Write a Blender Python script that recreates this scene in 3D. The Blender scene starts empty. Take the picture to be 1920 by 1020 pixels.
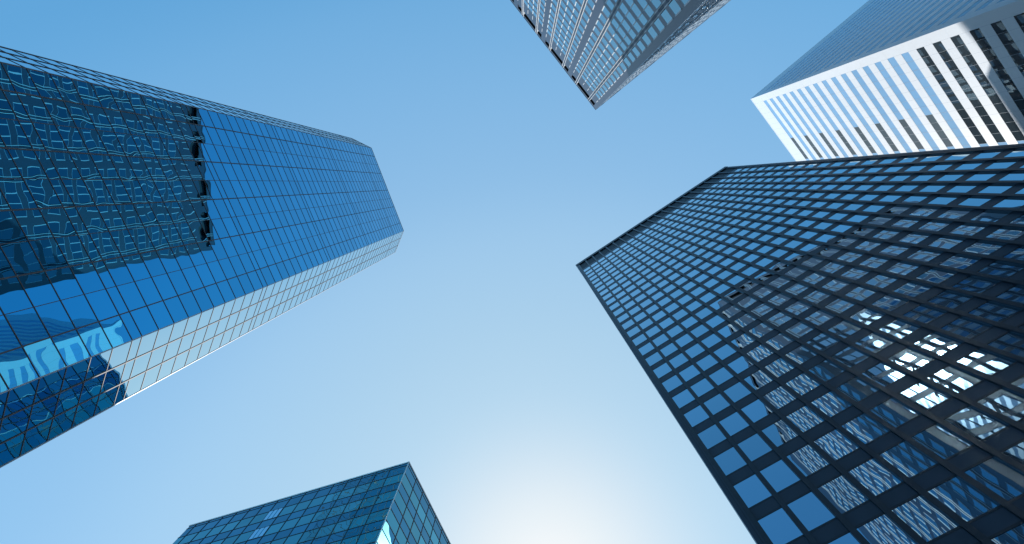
import bpy, math, random
from mathutils import Vector, Matrix
random.seed(7)
scene = bpy.context.scene
COL = scene.collection

# ---------------------------------------------------------------- camera, sky, sun, exposure
EYE = 1.6                                   # eye height of the photographer in the street
F_PX, PX, PY = 860.0, 960.0, 510.0          # focal length and centre, in pixels of the 1920 x 1020 photograph
VZ = (980.0, 343.0)                         # where all plumb lines meet (the zenith)
zc = Vector((VZ[0]-PX, PY-VZ[1], F_PX)).normalized()        # zenith in (right, up, forward)
xc = Vector((1, 0, 0)); xc = (xc - xc.dot(zc)*zc).normalized()
yc = zc.cross(xc)
def cam_axis(v):                            # (right, up, forward) -> world, plan x runs along -X
    return Vector((-v.dot(xc), v.dot(yc), v.dot(zc)))
right, up, fwd = cam_axis(Vector((1, 0, 0))), cam_axis(Vector((0, 1, 0))), cam_axis(Vector((0, 0, 1)))
cam_d = bpy.data.cameras.new("camera"); cam = bpy.data.objects.new("camera", cam_d); COL.objects.link(cam)
cam.matrix_world = Matrix(((right.x, up.x, -fwd.x, 0), (right.y, up.y, -fwd.y, 0), (right.z, up.z, -fwd.z, EYE), (0, 0, 0, 1)))
cam_d.sensor_width = 36.0; cam_d.lens = F_PX/1920*36.0
cam_d.clip_start = 0.05; cam_d.clip_end = 6000
scene.camera = cam

SUN = Vector((-0.08, -1.03, 1.0)).normalized()               # towards the sun, world axes
sun_el = math.asin(SUN.z); sun_az = math.atan2(SUN.x, SUN.y)
world = bpy.data.worlds.new("World"); scene.world = world; world.use_nodes = True
wn = world.node_tree; wn.nodes.clear()
sky = wn.nodes.new("ShaderNodeTexSky"); sky.sky_type = 'NISHITA'; sky.sun_disc = False
sky.sun_elevation = sun_el; sky.sun_rotation = sun_az
sky.altitude = 0; sky.air_density = 1.0; sky.dust_density = 0.2; sky.ozone_density = 3.0
EXPO = 0.35
# clear air after rain: the Nishita sky, its brightness falling off with the angle from the sun
gam = wn.nodes.new("ShaderNodeGamma"); gam.inputs['Gamma'].default_value = 0.2
tc = wn.nodes.new("ShaderNodeTexCoord"); dt = wn.nodes.new("ShaderNodeVectorMath"); dt.operation = 'DOT_PRODUCT'
dt.inputs[1].default_value = SUN
ac = wn.nodes.new("ShaderNodeMath"); ac.operation = 'ARCCOSINE'
dv = wn.nodes.new("ShaderNodeMath"); dv.operation = 'DIVIDE'; dv.inputs[1].default_value = math.pi
rp = wn.nodes.new("ShaderNodeValToRGB"); rp.color_ramp.interpolation = 'B_SPLINE'
stops = [(0, 0.72, 0.71, 0.68), (3, 0.70, 0.70, 0.672), (6, 0.665, 0.69, 0.665), (11, 0.575, 0.645, 0.662), (16.3, 0.47, 0.60, 0.66), (21, 0.43, 0.58, 0.657), (29.4, 0.395, 0.56, 0.655),
         (39, 0.355, 0.54, 0.675), (46.7, 0.285, 0.485, 0.655), (56, 0.245, 0.462, 0.655), (66.5, 0.182, 0.415, 0.63), (74, 0.122, 0.355, 0.585), (95, 0.11, 0.33, 0.55), (180, 0.13, 0.34, 0.55)]
el = rp.color_ramp.elements
while len(el) < len(stops): el.new(0.5)
for e_, q in zip(el, stops): e_.position = q[0]/180; e_.color = (q[1], q[2], q[3], 1)
ml = wn.nodes.new("ShaderNodeMix"); ml.data_type = 'RGBA'; ml.blend_type = 'MULTIPLY'; ml.inputs['Factor'].default_value = 1.0
vs = wn.nodes.new("ShaderNodeVectorMath"); vs.operation = 'SCALE'; vs.inputs['Scale'].default_value = 1/0.12/2**EXPO
W = wn.links.new
W(sky.outputs[0], gam.inputs[0]); W(tc.outputs['Generated'], dt.inputs[0]); W(dt.outputs['Value'], ac.inputs[0]); W(ac.outputs[0], dv.inputs[0]); W(dv.outputs[0], rp.inputs[0])
W(gam.outputs[0], ml.inputs[6]); W(rp.outputs[0], ml.inputs[7]); W(ml.outputs[2], vs.inputs[0])
bg = wn.nodes.new("ShaderNodeBackground"); bg.inputs['Strength'].default_value = 0.12
wo = wn.nodes.new("ShaderNodeOutputWorld")
wn.links.new(vs.outputs[0], bg.inputs[0]); wn.links.new(bg.outputs[0], wo.inputs[0])
sl = bpy.data.lights.new("sun", 'SUN'); sl.energy = 5.0; sl.angle = math.radians(0.5); sl.color = (1.0, 0.975, 0.94)
so = bpy.data.objects.new("sun", sl); COL.objects.link(so)
so.rotation_euler = SUN.to_track_quat('Z', 'Y').to_euler()
scene.view_settings.view_transform = 'Standard'; scene.view_settings.look = 'None'
scene.view_settings.exposure = EXPO; scene.view_settings.gamma = 1.0
scene.cycles.max_bounces = 10; scene.cycles.glossy_bounces = 6; scene.cycles.diffuse_bounces = 3
scene.cycles.sample_clamp_indirect = 0

# ---------------------------------------------------------------- materials
def new_mat(name):
    m = bpy.data.materials.new(name); m.use_nodes = True
    return m, m.node_tree, m.node_tree.nodes['Principled BSDF']
def solid(name, col, rough=0.5, metal=0.0, var=0.12, scale=0.35, ior=1.45):
    m, nt, b = new_mat(name)
    g = nt.nodes.new('ShaderNodeNewGeometry')
    n = nt.nodes.new('ShaderNodeTexNoise'); n.inputs['Scale'].default_value = scale; n.inputs['Detail'].default_value = 6
    mp = nt.nodes.new('ShaderNodeMapping'); mp.inputs['Scale'].default_value = (1, 1, 0.25)
    nt.links.new(g.outputs['Position'], mp.inputs[0]); nt.links.new(mp.outputs[0], n.inputs[0])
    r = nt.nodes.new('ShaderNodeMapRange'); r.inputs[1].default_value = 0.3; r.inputs[2].default_value = 0.7
    r.inputs[3].default_value = 1-var; r.inputs[4].default_value = 1+var
    nt.links.new(n.outputs[0], r.inputs[0])
    v = nt.nodes.new('ShaderNodeVectorMath'); v.operation = 'SCALE'; v.inputs[0].default_value = col
    nt.links.new(r.outputs[0], v.inputs['Scale']); nt.links.new(v.outputs[0], b.inputs['Base Color'])
    b.inputs['Roughness'].default_value = rough; b.inputs['Metallic'].default_value = metal; b.inputs['IOR'].default_value = ior
    return m
def glass(name, col, wob=0.006, scale=0.5, tilt=0.002, rough=0.0, var=0.1, edge=None, power=2.2, metal=1.0, ior=1.5, coat=0.0):
    """coated facade glass: a tinted mirror, each pane slightly bowed and set a hair out of true"""
    m, nt, b = new_mat(name)
    N = nt.nodes.new; L = nt.links.new
    g = N('ShaderNodeNewGeometry')
    at = N('ShaderNodeAttribute'); at.attribute_name = 'pane'
    w = N('ShaderNodeMath'); w.operation = 'MULTIPLY'; w.inputs[1].default_value = 57.0; L(at.outputs['Fac'], w.inputs[0])
    n = N('ShaderNodeTexNoise'); n.noise_dimensions = '4D'; n.inputs['Scale'].default_value = scale
    n.inputs['Detail'].default_value = 1.0; n.inputs['Roughness'].default_value = 0.4
    L(g.outputs['Position'], n.inputs['Vector']); L(w.outputs[0], n.inputs['W'])
    s = N('ShaderNodeVectorMath'); s.operation = 'SUBTRACT'; s.inputs[1].default_value = (0.5, 0.5, 0.5); L(n.outputs['Color'], s.inputs[0])
    k = N('ShaderNodeVectorMath'); k.operation = 'SCALE'; L(s.outputs[0], k.inputs[0])
    am = N('ShaderNodeMapRange'); am.inputs[3].default_value = wob*0.7; am.inputs[4].default_value = wob*3.4      # some panes bow far more than others
    w3 = N('ShaderNodeMath'); w3.operation = 'FRACT'; w4 = N('ShaderNodeMath'); w4.operation = 'MULTIPLY'; w4.inputs[1].default_value = 13.7
    L(at.outputs['Fac'], w4.inputs[0]); L(w4.outputs[0], w3.inputs[0]); L(w3.outputs[0], am.inputs[0]); L(am.outputs[0], k.inputs['Scale'])
    wn_ = N('ShaderNodeTexWhiteNoise'); wn_.noise_dimensions = '1D'; L(w.outputs[0], wn_.inputs['W'])
    s2 = N('ShaderNodeVectorMath'); s2.operation = 'SUBTRACT'; s2.inputs[1].default_value = (0.5, 0.5, 0.5); L(wn_.outputs['Color'], s2.inputs[0])
    k2 = N('ShaderNodeVectorMath'); k2.operation = 'SCALE'; k2.inputs['Scale'].default_value = tilt*2; L(s2.outputs[0], k2.inputs[0])
    a1 = N('ShaderNodeVectorMath'); L(g.outputs['Normal'], a1.inputs[0]); L(k.outputs[0], a1.inputs[1])
    a2 = N('ShaderNodeVectorMath'); L(a1.outputs[0], a2.inputs[0]); L(k2.outputs[0], a2.inputs[1])
    nm = N('ShaderNodeVectorMath'); nm.operation = 'NORMALIZE'; L(a2.outputs[0], nm.inputs[0])
    L(nm.outputs[0], b.inputs['Normal'])
    r = N('ShaderNodeMapRange'); r.inputs[3].default_value = 1-var; r.inputs[4].default_value = 1+var; L(wn_.outputs['Value'], r.inputs[0])
    v = N('ShaderNodeVectorMath'); v.operation = 'SCALE'; v.inputs[0].default_value = col; L(r.outputs[0], v.inputs['Scale'])
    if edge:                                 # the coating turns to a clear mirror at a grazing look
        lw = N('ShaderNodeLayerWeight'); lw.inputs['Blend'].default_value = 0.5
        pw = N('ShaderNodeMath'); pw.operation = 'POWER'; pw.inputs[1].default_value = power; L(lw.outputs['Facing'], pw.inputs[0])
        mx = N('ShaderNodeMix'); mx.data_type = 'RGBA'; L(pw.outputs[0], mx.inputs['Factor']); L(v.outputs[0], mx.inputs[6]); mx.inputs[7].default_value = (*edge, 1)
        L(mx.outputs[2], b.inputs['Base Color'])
    else: L(v.outputs[0], b.inputs['Base Color'])
    b.inputs['Coat Weight'].default_value = coat; b.inputs['Coat Roughness'].default_value = 0.0
    if coat: L(nm.outputs[0], b.inputs['Coat Normal'])
    b.inputs['IOR'].default_value = ior
    b.inputs['Metallic'].default_value = metal; b.inputs['Roughness'].default_value = rough
    return m

M = dict(
    a_glass=glass('blue coated glass', (0.045, 0.39, 0.64), wob=0.0085, scale=0.5, tilt=0.004, var=0.07, coat=0.35),
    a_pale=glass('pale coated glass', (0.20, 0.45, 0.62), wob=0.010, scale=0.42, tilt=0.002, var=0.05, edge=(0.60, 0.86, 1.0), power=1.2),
    a_alu=solid('grey aluminium mullion', (0.17, 0.17, 0.18), 0.6, 0.0, ior=1.3),
    a_wall=solid('dark core', (0.03, 0.035, 0.04), 0.8),
    cope=solid('pale metal coping', (0.62, 0.66, 0.70), 0.5, 0.0),
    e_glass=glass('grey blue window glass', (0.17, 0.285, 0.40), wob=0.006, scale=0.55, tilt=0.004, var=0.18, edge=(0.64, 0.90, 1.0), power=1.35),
    e_metal=solid('black painted steel', (0.011, 0.021, 0.034), 0.38, 0.0, ior=1.45),
    e_louvre=solid('black louvre', (0.006, 0.012, 0.02), 0.5, 0.0, ior=1.3),
    e_span=solid('charcoal spandrel panel', (0.038, 0.062, 0.094), 0.42, 0.0, ior=1.35),
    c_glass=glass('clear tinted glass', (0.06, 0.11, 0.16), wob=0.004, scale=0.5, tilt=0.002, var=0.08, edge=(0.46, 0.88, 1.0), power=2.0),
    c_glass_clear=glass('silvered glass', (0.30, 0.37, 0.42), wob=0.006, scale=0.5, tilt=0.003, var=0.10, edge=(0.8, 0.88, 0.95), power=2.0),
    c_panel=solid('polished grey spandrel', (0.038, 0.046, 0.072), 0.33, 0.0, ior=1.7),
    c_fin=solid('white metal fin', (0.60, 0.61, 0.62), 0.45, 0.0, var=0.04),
    c_fin_grey=solid('dimmed grey fin', (0.19, 0.26, 0.33), 0.5, 0.0, var=0.1),  # darker copy of the white fin, sunlit glare toned down in the colour
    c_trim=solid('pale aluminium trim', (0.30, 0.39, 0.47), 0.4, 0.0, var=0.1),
    c_dark=solid('painted slot shade', (0.012, 0.014, 0.018), 0.7),  # near-black colour stands in for the shade inside the roof slots
    d_white=solid('white enamelled panel', (0.80, 0.83, 0.86), 0.3, 0.0, var=0.03, scale=0.1),
    d_joint=solid('panel joint sealant', (0.45, 0.51, 0.57), 0.6),
    d_glass=glass('window with drawn pale blue blinds', (0.25, 0.47, 0.72), wob=0.002, scale=0.4, tilt=0.001, rough=0.14, var=0.02, metal=0.0),
    d_dark=glass('bare dark glass', (0.035, 0.05, 0.06), wob=0.006, scale=0.4, tilt=0.004, var=0.2, metal=0.0, ior=1.9),
    b_glass=glass('teal window glass', (0.10, 0.36, 0.42), wob=0.022, scale=0.6, tilt=0.004, var=0.15),
    b_span=glass('deep blue spandrel glass', (0.06, 0.25, 0.36), wob=0.02, scale=0.6, tilt=0.004, var=0.12),
    b_metal=solid('dark anodised frame', (0.02, 0.027, 0.035), 0.5, 0.0),
    b_bright=solid('bright aluminium trim', (0.75, 0.78, 0.8), 0.3, 0.0),
    asphalt=solid('asphalt', (0.05, 0.05, 0.052), 0.9, scale=2.0),
    concrete=solid('pavement concrete', (0.30, 0.29, 0.27), 0.85, scale=1.2),
)

# ---------------------------------------------------------------- mesh helpers
class Face:
    """one vertical side of a building: a foot point, a direction along it (u) and the outward normal, in plan metres"""
    def __init__(s, a, b):
        ax, ay = a; bx, by = b
        L = math.hypot(bx-ax, by-ay); s.o = (ax, ay); s.L = L
        s.u = ((bx-ax)/L, (by-ay)/L); s.n = (-s.u[1], s.u[0])
    def flip(s): s.n = (-s.n[0], -s.n[1]); return s
    def pt(s, u, h, d=0.0):
        x = s.o[0]+s.u[0]*u+s.n[0]*d; y = s.o[1]+s.u[1]*u+s.n[1]*d
        return (-x, y, h+EYE)
def face_out(a, b, inside):
    f = Face(a, b)
    if (inside[0]-a[0])*f.n[0]+(inside[1]-a[1])*f.n[1] > 0: f.flip()
    return f
BOX_F = ((0, 3, 2, 1), (4, 5, 6, 7), (0, 1, 5, 4), (1, 2, 6, 5), (2, 3, 7, 6), (3, 0, 4, 7))
class MB:
    def __init__(s): s.v = []; s.f = []; s.r = []
    def hexa(s, c, rnd=0.0):
        i = len(s.v); s.v += c
        a, b, d, e = Vector(c[0]), Vector(c[1]), Vector(c[3]), Vector(c[4])
        pos = (b-a).cross(d-a).dot(e-a) > 0
        for q in BOX_F:
            s.f.append(tuple(i+k for k in (q if pos else q[::-1]))); s.r.append(rnd)
    def box(s, F, u0, u1, h0, h1, d0, d1, rnd=0.0):
        s.hexa([F.pt(u0, h0, d0), F.pt(u1, h0, d0), F.pt(u1, h1, d0), F.pt(u0, h1, d0),
                F.pt(u0, h0, d1), F.pt(u1, h0, d1), F.pt(u1, h1, d1), F.pt(u0, h1, d1)], rnd)
    def prism(s, poly, h0, h1):
        i = len(s.v); n = len(poly)
        s.v += [(-x, y, h0+EYE) for x, y in poly]+[(-x, y, h1+EYE) for x, y in poly]
        ar = sum(-poly[k][0]*poly[(k+1) % n][1]+poly[(k+1) % n][0]*poly[k][1] for k in range(n))
        fs = [tuple(reversed(range(n))), tuple(range(n, 2*n))]+[(k, (k+1) % n, n+(k+1) % n, n+k) for k in range(n)]
        for f in fs:
            f = tuple(i+k for k in f); s.f.append(f if ar > 0 else f[::-1]); s.r.append(0.0)
    def ring(s, poly, din, dout, h0, h1):
        """one closed band round a building, mitred at the corners"""
        n = len(poly); c = centre(poly); loops = []
        for d in (din, dout):
            out = []
            for k in range(n):
                f1 = face_out(poly[k-1], poly[k], c); f2 = face_out(poly[k], poly[(k+1) % n], c)
                den = 1+f1.n[0]*f2.n[0]+f1.n[1]*f2.n[1]
                out.append((poly[k][0]+d*(f1.n[0]+f2.n[0])/den, poly[k][1]+d*(f1.n[1]+f2.n[1])/den))
            loops.append(out)
        i = len(s.v)
        for h in (h0, h1):
            for lp in loops: s.v += [(-x, y, h+EYE) for x, y in lp]
        ar = sum(-poly[k][0]*poly[(k+1) % n][1]+poly[(k+1) % n][0]*poly[k][1] for k in range(n))
        for k in range(n):
            j = (k+1) % n
            for f in ((n+k, n+j, 3*n+j, 3*n+k), (j, k, 2*n+k, 2*n+j), (k, j, n+j, n+k), (2*n+j, 2*n+k, 3*n+k, 3*n+j)):
                f = tuple(i+q for q in f); s.f.append(f if ar > 0 else f[::-1]); s.r.append(0.0)
    def comb(s, F, u0, u1, prof):
        """an outline in (height, depth) given a thickness along the face"""
        n = len(prof); i = len(s.v)
        for u in (u0, u1): s.v += [F.pt(u, h, d) for h, d in prof]
        a = Vector(s.v[i+n])-Vector(s.v[i]); nrm = Vector((0, 0, 0))
        for k in range(n): nrm += Vector(s.v[i+k]).cross(Vector(s.v[i+(k+1) % n]))
        pos = nrm.dot(a) < 0
        fs = [tuple(range(n)), tuple(range(2*n-1, n-1, -1))]+[(k, n+k, n+(k+1) % n, (k+1) % n) for k in range(n)]
        for f in fs:
            f = tuple(i+q for q in f); s.f.append(f if pos else f[::-1]); s.r.append(0.0)
    def build(s, name, mat, parent=None, stuff=False, label=None):
        if not s.v: return None
        off = parent.location if parent is not None and parent.parent is None else (parent.parent.location if parent is not None else Vector((0, 0, 0)))
        me = bpy.data.meshes.new(name)
        me.from_pydata([(x-off[0], y-off[1], z-off[2]) for x, y, z in s.v], [], s.f)
        at = me.attributes.new('pane', 'FLOAT', 'FACE'); at.data.foreach_set('value', s.r)
        me.materials.append(mat); me.update()
        o = bpy.data.objects.new(name, me); COL.objects.link(o)
        if parent is not None: o.parent = parent
        if stuff: o['kind'] = 'stuff'
        if label: o['label'] = label
        return o
def thing(name, label, cat, xy):
    o = bpy.data.objects.new(name, None); COL.objects.link(o)
    o.location = (-xy[0], xy[1], 0.0); o['label'] = label; o['category'] = cat
    o.empty_display_size = 2.0
    return o
def seen(F, u0, u1, h0, h1):
    """rough size in the picture of a pane, 0 when out of frame or turned away"""
    u, h = (u0+u1)/2, (h0+h1)/2
    x = F.o[0]+F.u[0]*u; y = F.o[1]+F.u[1]*u
    fac = -(x*F.n[0]+y*F.n[1])
    if fac <= 0 or h <= 0: return 0.0
    v = x*xc+y*yc+h*zc
    if v.z <= 0: return 0.0
    ix, iy = PX+F_PX*v.x/v.z, PY-F_PX*v.y/v.z
    if not (0 <= ix <= 1920 and 0 <= iy <= 1020): return 0.0
    return (u1-u0)*(h1-h0)*fac/v.length**3
class Panes:
    """collects the panes of a building; the 100 that show largest become parts, the rest one part"""
    def __init__(s): s.p = []
    def add(s, F, u0, u1, h0, h1, d0, d1, mat, hide=False):
        s.p.append((0.0 if hide else seen(F, u0, u1, h0, h1), F, u0, u1, h0, h1, d0, d1, mat, random.random()))
    def build(s, name, parent, limit=100):
        s.p.sort(key=lambda q: -q[0])
        rest = {}
        for i, (w, F, u0, u1, h0, h1, d0, d1, mat, r) in enumerate(s.p):
            if i < limit and w > 0:
                m = MB(); m.box(F, u0, u1, h0, h1, d0, d1, r); m.build(name, mat, parent)
            else:
                rest.setdefault(mat.name, (mat, MB()))[1].box(F, u0, u1, h0, h1, d0, d1, r)
        for mat, m in rest.values(): m.build(name+'_field', mat, parent, stuff=True)
def scaled(p, k): return (p[0]*k, p[1]*k)
def going(p, ang, L): return (p[0]+math.cos(ang)*L, p[1]+math.sin(ang)*L)
def centre(poly): return (sum(p[0] for p in poly)/len(poly), sum(p[1] for p in poly)/len(poly))
GROUND = -EYE

# ---------------------------------------------------------------- the setting
g = MB(); g.prism([(-1500, -1500), (1500, -1500), (1500, 1500), (-1500, 1500)], GROUND-1.0, GROUND)
go = g.build('road', M['asphalt']); go['kind'] = 'structure'

def pavement(poly, grow=5.0):
    c = centre(poly); out = []
    for x, y in poly:
        d = math.hypot(x-c[0], y-c[1]); out.append((x+(x-c[0])/d*grow, y+(y-c[1])/d*grow))
    m = MB(); m.prism(out, GROUND+0.004, GROUND+0.14)
    o = m.build('pavement', M['concrete']); o['kind'] = 'structure'

# ================================================================ A: blue mirror glass tower on the left
HA = 130.8
A1, A2, A3, A4 = scaled((-0.2606, -0.1034), 131), scaled((-0.3216, 0.0729), 131), scaled((-0.2817, -0.1508), 131), scaled((-0.3619, 0.0926), 131)
dirA = math.atan2(A2[1]-A1[1], A2[0]-A1[0])
A6 = going(A4, dirA+math.pi/2, 26.0); A5 = going(A3, dirA+math.pi/2, 26.0)
A7 = going(A6, dirA+math.pi*0.75, 6.8); A8 = going(A5, dirA+math.pi*1.25-math.pi/2, 6.8)
polyA = [A3, A1, A2, A4, A6, A7, A8, A5]
cA = centre(polyA)
def tower_a():
    t = thing('glass_tower', 'tall tower of blue mirror glass with chamfered corners, reflecting a dark gridded tower', 'skyscraper', cA)
    def inset(poly, d):
        return [(x+(cA[0]-x)/math.hypot(cA[0]-x, cA[1]-y)*d, y+(cA[1]-y)/math.hypot(cA[0]-x, cA[1]-y)*d) for x, y in poly]
    w = MB(); w.prism(inset(polyA, 0.75), GROUND+0.14, HA-0.5); w.build('core_wall', M['a_wall'], t)
    n = len(polyA)
    rows = [129.3]
    lv = 129.3
    narrow = [121.4, 100.68, 80.0, 59.27, 38.6, 17.9]
    h = 129.3
    while h > 2.5:
        if any(abs(h-q) < 0.35 for q in narrow):
            q = min(narrow, key=lambda z: abs(z-h)); rows[-1] = q; h = q-1.04
        else: h -= 1.966
        rows.append(h)
    levels = [HA]+rows
    F = []
    for k in range(n):
        f = face_out(polyA[k], polyA[(k+1) % n], cA); F.append(f)
    panes = Panes()
    for k, f in enumerate(F):
        nc = 10 if f.L > 24 and f.L < 25.5 else (3 if f.L < 8 else max(3, round(f.L/2.44)))
        cw = f.L/nc
        for i in range(nc):
            for a, b in zip(levels[:-1], levels[1:]):
                panes.add(f, i*cw, (i+1)*cw, b, a, -0.12, 0.0, M['a_pale'] if nc == 3 else M['a_glass'], hide=k > 2)
        for i in range(1, nc):
            thick = (i % 2 == 1) if nc == 10 else True
            hw, dp = (0.055, 0.05) if thick else (0.028, 0.02)
            m = MB(); m.box(f, i*cw-hw, i*cw+hw, GROUND+0.14, HA-0.02, -0.05, dp); m.build('mullion', M['a_alu'], t)
        m = MB(); m.box(f, -0.05, 0.05, GROUND+0.14, HA-0.01, -0.05, 0.045); m.build('corner_mullion', M['cope'] if k in (0, 1) else M['a_alu'], t)
    panes.build('glass_panel', t)
    for lv in levels[1:]:
        m = MB()
        m.ring(polyA, -0.05, 0.035, lv-0.03, lv+0.03)
        m.build('transom', M['a_alu'], t)
    m = MB()
    m.ring(polyA, -0.5, 0.06, HA-0.02, HA+0.22)
    m.build('coping', M['cope'], t)
    r = MB(); r.prism(inset(polyA, 0.8), HA-0.5, HA-0.2); r.build('roof', M['concrete'], t)
tower_a(); pavement(polyA)

# ================================================================ E: dark steel tower on the right
HE = 140.0
E1, E2 = scaled((0.1185, -0.178), HE), scaled((0.4211, 0.0298), HE)
dirE = math.atan2(E2[1]-E1[1], E2[0]-E1[0]); DE = 18.5
E2 = going(E1, dirE, 52.15)
E4, E3 = going(E1, dirE-math.pi/2, DE), going(E2, dirE-math.pi/2, DE)
polyE = [E1, E2, E3, E4]; cE = centre(polyE)
def tower_e():
    t = thing('steel_tower', 'dark tower of black steel bars with a close grid of square windows', 'skyscraper', cE)
    FE = face_out(E1, E2, cE); FL = face_out(E4, E1, cE); FR = face_out(E2, E3, cE); FB = face_out(E3, E4, cE)
    def inner(d):
        return [FEpt for FEpt in [tuple((-q[0], q[1])) for q in (FE.pt(d, 0, -d), FE.pt(FE.L-d, 0, -d), FE.pt(FE.L-d, 0, -DE+d), FE.pt(d, 0, -DE+d))]]
    w = MB(); w.prism(inner(0.75), GROUND+0.14, HE-3.0); w.build('core_wall', M['a_wall'], t)
    top, pitch = 129.6, 3.973
    panes = Panes(); first = None
    nrow = 33
    for k, f in enumerate((FE, FL, FR, FB)):
        ncol = 21 if k in (0, 3) else 7
        u00 = 0.95 if k == 0 else (f.L-(ncol*2.42-0.42))/2
        for c in range(ncol):
            for r in range(nrow):
                ht = top-r*pitch
                if ht-2.68 < 0: break
                panes.add(f, u00+c*2.42-0.02, u00+c*2.42+2.02, ht-2.66, ht+0.02, -0.35, -0.25, M['e_glass'], hide=k > 0)
        # mullions: I-shaped bars, a web and a flange
        for c in range(ncol+1):
            um = u00+c*2.42-0.21
            m = MB(); m.box(f, um-0.20, um+0.20, GROUND+0.14, HE-1.7, -0.62, -0.06)
            m.box(f, um-0.16, um+0.16, GROUND+0.14, HE-1.7, -0.06, -0.03)
            m.box(f, um-0.20, um+0.20, GROUND+0.14, HE-1.7, -0.03, 0.0)
            m.build('mullion', M['e_metal'], t)
        m = MB()
        m.box(f, 0.0, u00-0.43, GROUND+0.14, HE-1.7, -0.64, -0.002)
        m.build('corner_pier', M['e_span'], t)
        m = MB(); m.box(f, 0.35, 0.41, GROUND+0.14, HE-1.7, -0.1, 0.03); m.build('pier_joint', M['e_metal'], t)
        e0 = u00+ncol*2.42
        m = MB(); m.box(f, min(e0-0.01, f.L-0.33), f.L-0.01, GROUND+0.14, HE-1.7, -0.64, -0.004); m.build('corner_pier', M['e_span'], t)
        m = MB(); m.box(f, u00-0.1, e0, 131.4, HE-1.7, -0.66, -0.27); m.build('louvre_band', M['e_louvre'], t)
    back = MB()
    for r in range(-1, nrow):
        hb = top-r*pitch-2.64                     # foot of the window row above this spandrel
        ht = top-(r+1)*pitch
        if hb < 1: break
        h0, h1 = max(ht, 0)+0.16, (hb-0.16 if r >= 0 else 131.4)
        for k, f in enumerate((FE, FL, FR, FB)):
            if k:
                back.box(f, 0.5, f.L-0.5, h0-0.16, h1+0.16, -0.60, -0.235); continue
            m = MB(); m.box(f, 0.6, f.L-0.32, h0, h1, -0.60, -0.235); s = m.build('spandrel', M['e_span'], t)
            for a, b in ((ht, ht+0.16), (hb-0.16, hb))[:2 if r >= 0 else 1]:
                m = MB(); m.box(f, 0.6, f.L-0.32, a, b, -0.61, -0.225); m.build('window_rail', M['e_metal'], s)
    back.build('spandrel_field', M['e_span'], t, stuff=True)
    panes.build('window', t)
    for f, a in ((FL, FL.L-0.10), (FR, 0.0)):
        m = MB(); m.box(f, a, a+0.10, GROUND+0.14, HE-1.7, -0.02, 0.05); m.build('edge_glint_strip', M['cope'], t)  # pale strips added to imitate the bright line along both edges
    m = MB()
    m.ring(polyE, -1.0, 0.10, HE-1.7, HE-0.15)
    m.build('parapet', M['e_metal'], t)
    m = MB()
    m.ring(polyE, -1.02, 0.14, HE-0.15, HE)
    m.build('coping', M['cope'], t)
    w = MB(); w.prism([(-q[0], q[1]) for q in (FE.pt(3, 0, -DE-0.3), FE.pt(39.8, 0, -DE-0.3), FE.pt(39.9, 0, -50.5), FE.pt(41.7, 0, -51.4), FE.pt(45.0, 0, -85.0), FE.pt(3, 0, -85.0))], GROUND+0.14, HE-0.3)
    w.build('added_shadow_block', M['e_metal'], t)  # unseen block added behind, outlined to cast the shadow on the white tower
    r = MB(); r.prism(inner(1.2), HE-3.0, HE-2.6); r.build('roof', M['concrete'], t)
tower_e(); pavement(polyE)

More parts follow.
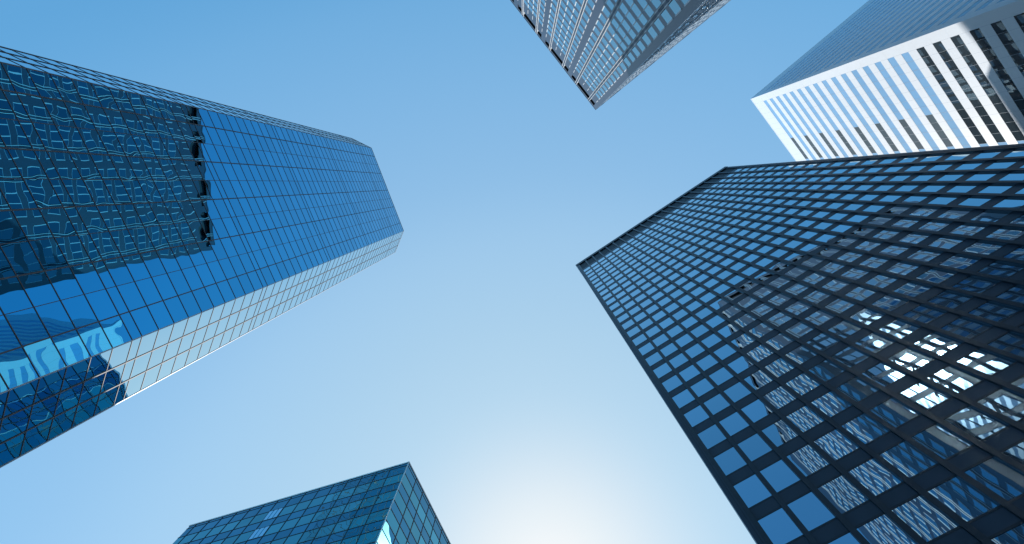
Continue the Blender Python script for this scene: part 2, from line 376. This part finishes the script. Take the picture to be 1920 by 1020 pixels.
# ================================================================ C: tower with white fins at the top of the picture
HC = 144.3
C1 = scaled((0.1506, 0.1485), 144)
dirC = math.radians(130.2); dirCr = math.radians(38.5)
LC, LCr = 64.0, 62.0
C2, C3 = going(C1, dirC, LC), going(C1, dirCr, LCr); C4 = going(C3, dirC, LC)
polyC = [C1, C2, C4, C3]; cC = centre(polyC)
def tower_c():
    t = thing('fin_tower', 'grey glass tower with thin white upright fins and dark slots under its roof edge', 'skyscraper', cC)
    FA = face_out(C1, C2, cC); FB = face_out(C1, C3, cC); FC = face_out(C3, C4, cC); FD = face_out(C2, C4, cC)
    w = MB(); w.prism([(-q[0], q[1]) for q in (FA.pt(0.8, 0, -0.8), FA.pt(LC-0.8, 0, -0.8), FC.pt(LC-0.8, 0, -0.8), FC.pt(0.8, 0, -0.8))], GROUND+0.14, HC-2.2)
    w.build('core_wall', M['a_wall'], t)
    pitch, top = 3.56, 132.9
    panes = Panes()
    nrow = 38
    for k, f in enumerate((FA, FB)):
        # bays of 6.07 m: columns at 3.55 + 6.07 j; wide bays alternate with bays that have a solid strip in the middle
        ws, fins, solids, cols, slots = [(1.42, 3.10)], [1.38], [(0.0, 1.33)], [], [(1.5, 3.12)]
        j = 0
        while 3.55+6.07*(j+1) < f.L-1.5:
            a = 3.55+6.07*j; b = a+6.07
            cols.append(a)
            if j % 2 == 0:
                ws += [(a+0.42, a+1.95), (a+1.95, a+3.9), (a+3.9, b-0.42)]; fins += [a+1.95, a+3.9]; slots.append((a+0.38, b-0.38))
            else:
                ws += [(a+0.42, a+2.1), (b-2.1, b-0.42)]; fins += [a+2.13, b-2.13]; solids.append((a+2.18, b-2.18)); slots += [(a+0.38, a+2.0), (b-2.0, b-0.38)]
            j += 1
        cols.append(3.55+6.07*j); solids.append((3.55+6.07*j+0.42, f.L))
        for (a, b) in ws:
            for r in range(nrow):
                ht = top-r*pitch
                if ht-2.45 < 1: break
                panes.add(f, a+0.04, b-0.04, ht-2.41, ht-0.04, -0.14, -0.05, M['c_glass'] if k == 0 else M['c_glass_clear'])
        for u in fins:
            prof = [(GROUND+0.2, -0.3)]
            for r in range(nrow-1, -1, -1):
                ht = top-r*pitch
                if ht-2.45 < 1: continue
                prof += [(ht-2.42, -0.12), (ht-2.42, 0.025), (ht-0.03, 0.025), (ht-0.03, -0.12)]
            prof += [(132.95, -0.12), (134.5, -0.12), (134.5, 0.0), (137.2, 0.0), (137.2, -0.12), (139.6, -0.3)]
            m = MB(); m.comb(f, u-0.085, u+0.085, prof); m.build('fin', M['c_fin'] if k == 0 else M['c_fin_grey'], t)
        for (a, b) in solids:
            m = MB(); m.box(f, a, b, GROUND+0.14, HC-0.35, -0.6, -0.02); m.build('pier', M['c_panel'], t)
        for a in cols:
            m = MB(); m.box(f, a-0.13, a+0.13, GROUND+0.14, HC-0.35, -0.6, -0.03); m.build('column', M['e_span'], t)
            for q in (-1, 1):
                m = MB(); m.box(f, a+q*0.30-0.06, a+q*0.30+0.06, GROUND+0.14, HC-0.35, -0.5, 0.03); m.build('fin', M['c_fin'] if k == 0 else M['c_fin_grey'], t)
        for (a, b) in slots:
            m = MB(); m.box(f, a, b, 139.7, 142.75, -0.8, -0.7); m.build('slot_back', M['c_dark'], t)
            m = MB(); m.box(f, a, b, 142.6, 142.8, -0.71, -0.04); m.build('slot_soffit', M['c_dark'], t)  # dark plate added to paint the shade under the upper fascia
    for h0, h1 in ((132.95, 139.7), (142.75, HC-0.36)):
        m = MB(); m.ring(polyC, -0.6, -0.035, h0, h1); m.build('fascia', M['c_panel'], t)
    for r in range(nrow):
        ht = top-r*pitch-2.45
        if ht-1.11 < 1: break
        m = MB(); m.ring(polyC, -0.6, -0.04, ht-1.11, ht); m.build('spandrel', M['c_panel'], t)
    for r in range(nrow):
        ht = top-r*pitch
        if ht-2.45 < 1: break
        for a, b in ((ht-2.45, ht-2.38), (ht-0.07, ht)):
            m = MB(); m.ring(polyC, -0.3, -0.032, a, b); m.build('window_trim', M['c_trim'], t)
    for f in (FC, FD):
        for r in range(nrow):
            ht = top-r*pitch
            if ht-2.45 < 1: break
            panes.add(f, 1.0, f.L-1.0, ht-2.45, ht, -0.5, -0.3, M['c_glass'], hide=True)
    panes.build('window', t)
    m = MB()
    m.ring(polyC, -0.9, 0.02, HC-0.35, HC)
    m.build('coping', M['c_panel'], t)
    r = MB(); r.prism([(-q[0], q[1]) for q in (FA.pt(0.9, 0, -0.9), FA.pt(LC-0.9, 0, -0.9), FC.pt(LC-0.9, 0, -0.9), FC.pt(0.9, 0, -0.9))], HC-2.2, HC-1.8)
    r.build('roof', M['concrete'], t)
tower_c(); pavement(polyC)

# ================================================================ D: white banded tower at the right edge
KD = 1.012                                   # metres per measured unit
HD = 145.2*KD
D1 = scaled((0.4674, 0.1693), 144.6*KD)
dirD = math.radians(-49.4); dirDl = math.radians(40.8)
LD, LDl = 62.0, 70.0
D3, D2 = going(D1, dirD, LD), going(D1, dirDl, LDl); D4 = going(D2, dirD, LD)
polyD = [D1, D3, D4, D2]; cD = centre(polyD)
def tower_d():
    t = thing('banded_tower', 'white tower with long window bands, sunlit on one side, rising behind the dark steel tower', 'skyscraper', cD)
    FA = face_out(D1, D3, cD); FB = face_out(D1, D2, cD); FC = face_out(D2, D4, cD); FD = face_out(D3, D4, cD)
    w = MB(); w.prism([(-q[0], q[1]) for q in (FA.pt(0.5, 0, -0.5), FA.pt(LD-0.5, 0, -0.5), FC.pt(LD-0.5, 0, -0.5), FC.pt(0.5, 0, -0.5))], GROUND+0.14, HD-1.5)
    w.build('core_wall', M['a_wall'], t)
    top, pitch, gh, mod = 139.93*KD, 3.247*KD, 1.56*KD, 1.93*KD
    panes = Panes()
    nrow = 42
    for k, f in enumerate((FA, FB)):
        nc = int((f.L-2*mod)/mod)
        for r in range(nrow):
            ht = top-r*pitch
            if ht-gh < 1: break
            for c in range(nc):
                u = mod*(c+1)
                dark = k == 0 and ((r % 2 == 0 and 7 <= c <= 10) or (r >= 16 and c <= 10))
                panes.add(f, u, u+mod, ht-gh, ht, -0.12, -0.02, M['d_dark'] if dark else M['d_glass'])
    panes.build('window', t)
    for r in range(-1, nrow):
        h1 = top-r*pitch-gh if r >= 0 else HD-0.25
        h0 = top-(r+1)*pitch
        if h0 < 1: h0 = GROUND+0.14
        m = MB()
        m.ring(polyD, -0.4, 0.0, h0, h1)
        m.build('white_band', M['d_white'], t)
        if h0 < 1: break
    for c, (fa, fb, ea, eb) in enumerate(((FA, FB, 0, 0), (FC, FB, 0, 1), (FC, FD, 1, 1), (FA, FD, 1, 0))):
        m = MB()
        for f, e in ((fa, ea), (fb, eb)):
            if e == 0: m.box(f, 0.0, mod, GROUND+0.14, HD-0.25, -0.35, -0.003)
            else: m.box(f, f.L-mod, f.L, GROUND+0.14, HD-0.25, -0.35, -0.003)
        m.build('corner_pier', M['d_white'], t)
    for k, f in enumerate((FA, FB)):
        for c in range(1, int(f.L/mod)):
            m = MB(); m.box(f, mod*c-0.014, mod*c+0.014, GROUND+0.2, HD-0.25, -0.05, 0.004); m.build('panel_joint', M['d_joint'], t)
    m = MB()
    m.ring(polyD, -0.9, 0.02, HD-0.25, HD)
    m.build('coping', M['d_white'], t)
    r = MB(); r.prism([(-q[0], q[1]) for q in (FA.pt(0.6, 0, -0.6), FA.pt(LD-0.6, 0, -0.6), FC.pt(LD-0.6, 0, -0.6), FC.pt(0.6, 0, -0.6))], HD-1.5, HD-1.1)
    r.build('roof', M['concrete'], t)
tower_d(); pavement(polyD)

# ================================================================ B: teal glass block at the foot of the picture
HB = 67.0
B1, B2 = scaled((-0.273, -0.6652), HB), scaled((-0.8382, -0.852), HB)
dirB = math.atan2(B2[1]-B1[1], B2[0]-B1[0]); dirBr = math.radians(-67.3); LBr = 38.0
B3 = going(B1, dirBr, LBr); B4 = going(B2, dirBr, LBr)
polyB = [B1, B2, B4, B3]; cB = centre(polyB)
def tower_b():
    t = thing('glass_block', 'teal glass office block with dark frames and wavy panes, at the foot of the picture', 'office building', cB)
    F = [face_out(B1, B2, cB), face_out(B1, B3, cB), face_out(B2, B4, cB), face_out(B3, B4, cB)]
    w = MB(); w.prism([(B1[0]*0.5+0.5*B1[0]+(cB[0]-B1[0])*0.03, B1[1]+(cB[1]-B1[1])*0.03)]+[(p[0]+(cB[0]-p[0])*0.03, p[1]+(cB[1]-p[1])*0.03) for p in (B2, B4, B3)], GROUND+0.14, HB-0.7)
    w.build('core_wall', M['a_wall'], t)
    levels = [HB-0.25, HB-0.85, HB-2.83]; win = [0, 0]
    k = 0
    while levels[-1] > 3:
        levels.append(levels[-1]-(2.2 if k % 2 == 0 else 1.75)); win.append(1-k % 2); k += 1
    panes = Panes(); spans = Panes()
    vents = []
    for k, f in enumerate(F):
        us = [0.0, 3.07]
        while us[-1]+2.53 < f.L-0.4: us.append(us[-1]+2.53)
        us.append(f.L)
        for i in range(len(us)-1):
            row = 0
            for a, b, wv in zip(levels[:-1], levels[1:], win):
                if wv and k == 0 and i == 8 and row < 4:
                    vents.append((f, us[i], us[i+1], b, a))
                (panes if wv else spans).add(f, us[i], us[i+1], b, a, -0.12, 0.0, M['b_glass'] if wv else M['b_span'], hide=k > 1)
                row += wv
        for u in us[1:-1]:
            m = MB(); m.box(f, u-0.05, u+0.05, GROUND+0.14, HB-0.25, -0.05, 0.06); m.build('mullion', M['b_metal'], t)
    panes.build('window', t); spans.build('spandrel_panel', t)
    for lv in levels[1:]:
        m = MB()
        m.ring(polyB, -0.05, 0.04, lv-0.055, lv+0.055)
        m.build('transom', M['b_metal'], t)
    for f, a, b, h0, h1 in vents:
        for i in range(3):
            w_ = (b-a)/3
            m = MB(); m.box(f, a+i*w_+0.12, a+(i+1)*w_-0.08, h0+0.1, h1-0.1, 0.0, 0.05, random.random()); m.build('vent_sash', M['a_pale'], t)
    m = MB(); m.box(F[0], -0.06, 0.06, GROUND+0.14, HB-0.25, -0.05, 0.065); m.build('corner_trim', M['b_bright'], t)
    m = MB()
    m.ring(polyB, -0.6, 0.09, HB-0.25, HB)
    m.build('coping', M['b_bright'], t)
    r = MB(); r.prism([(p[0]+(cB[0]-p[0])*0.03, p[1]+(cB[1]-p[1])*0.03) for p in (B1, B2, B4, B3)], HB-0.7, HB-0.4); r.build('roof', M['concrete'], t)
tower_b(); pavement(polyB)
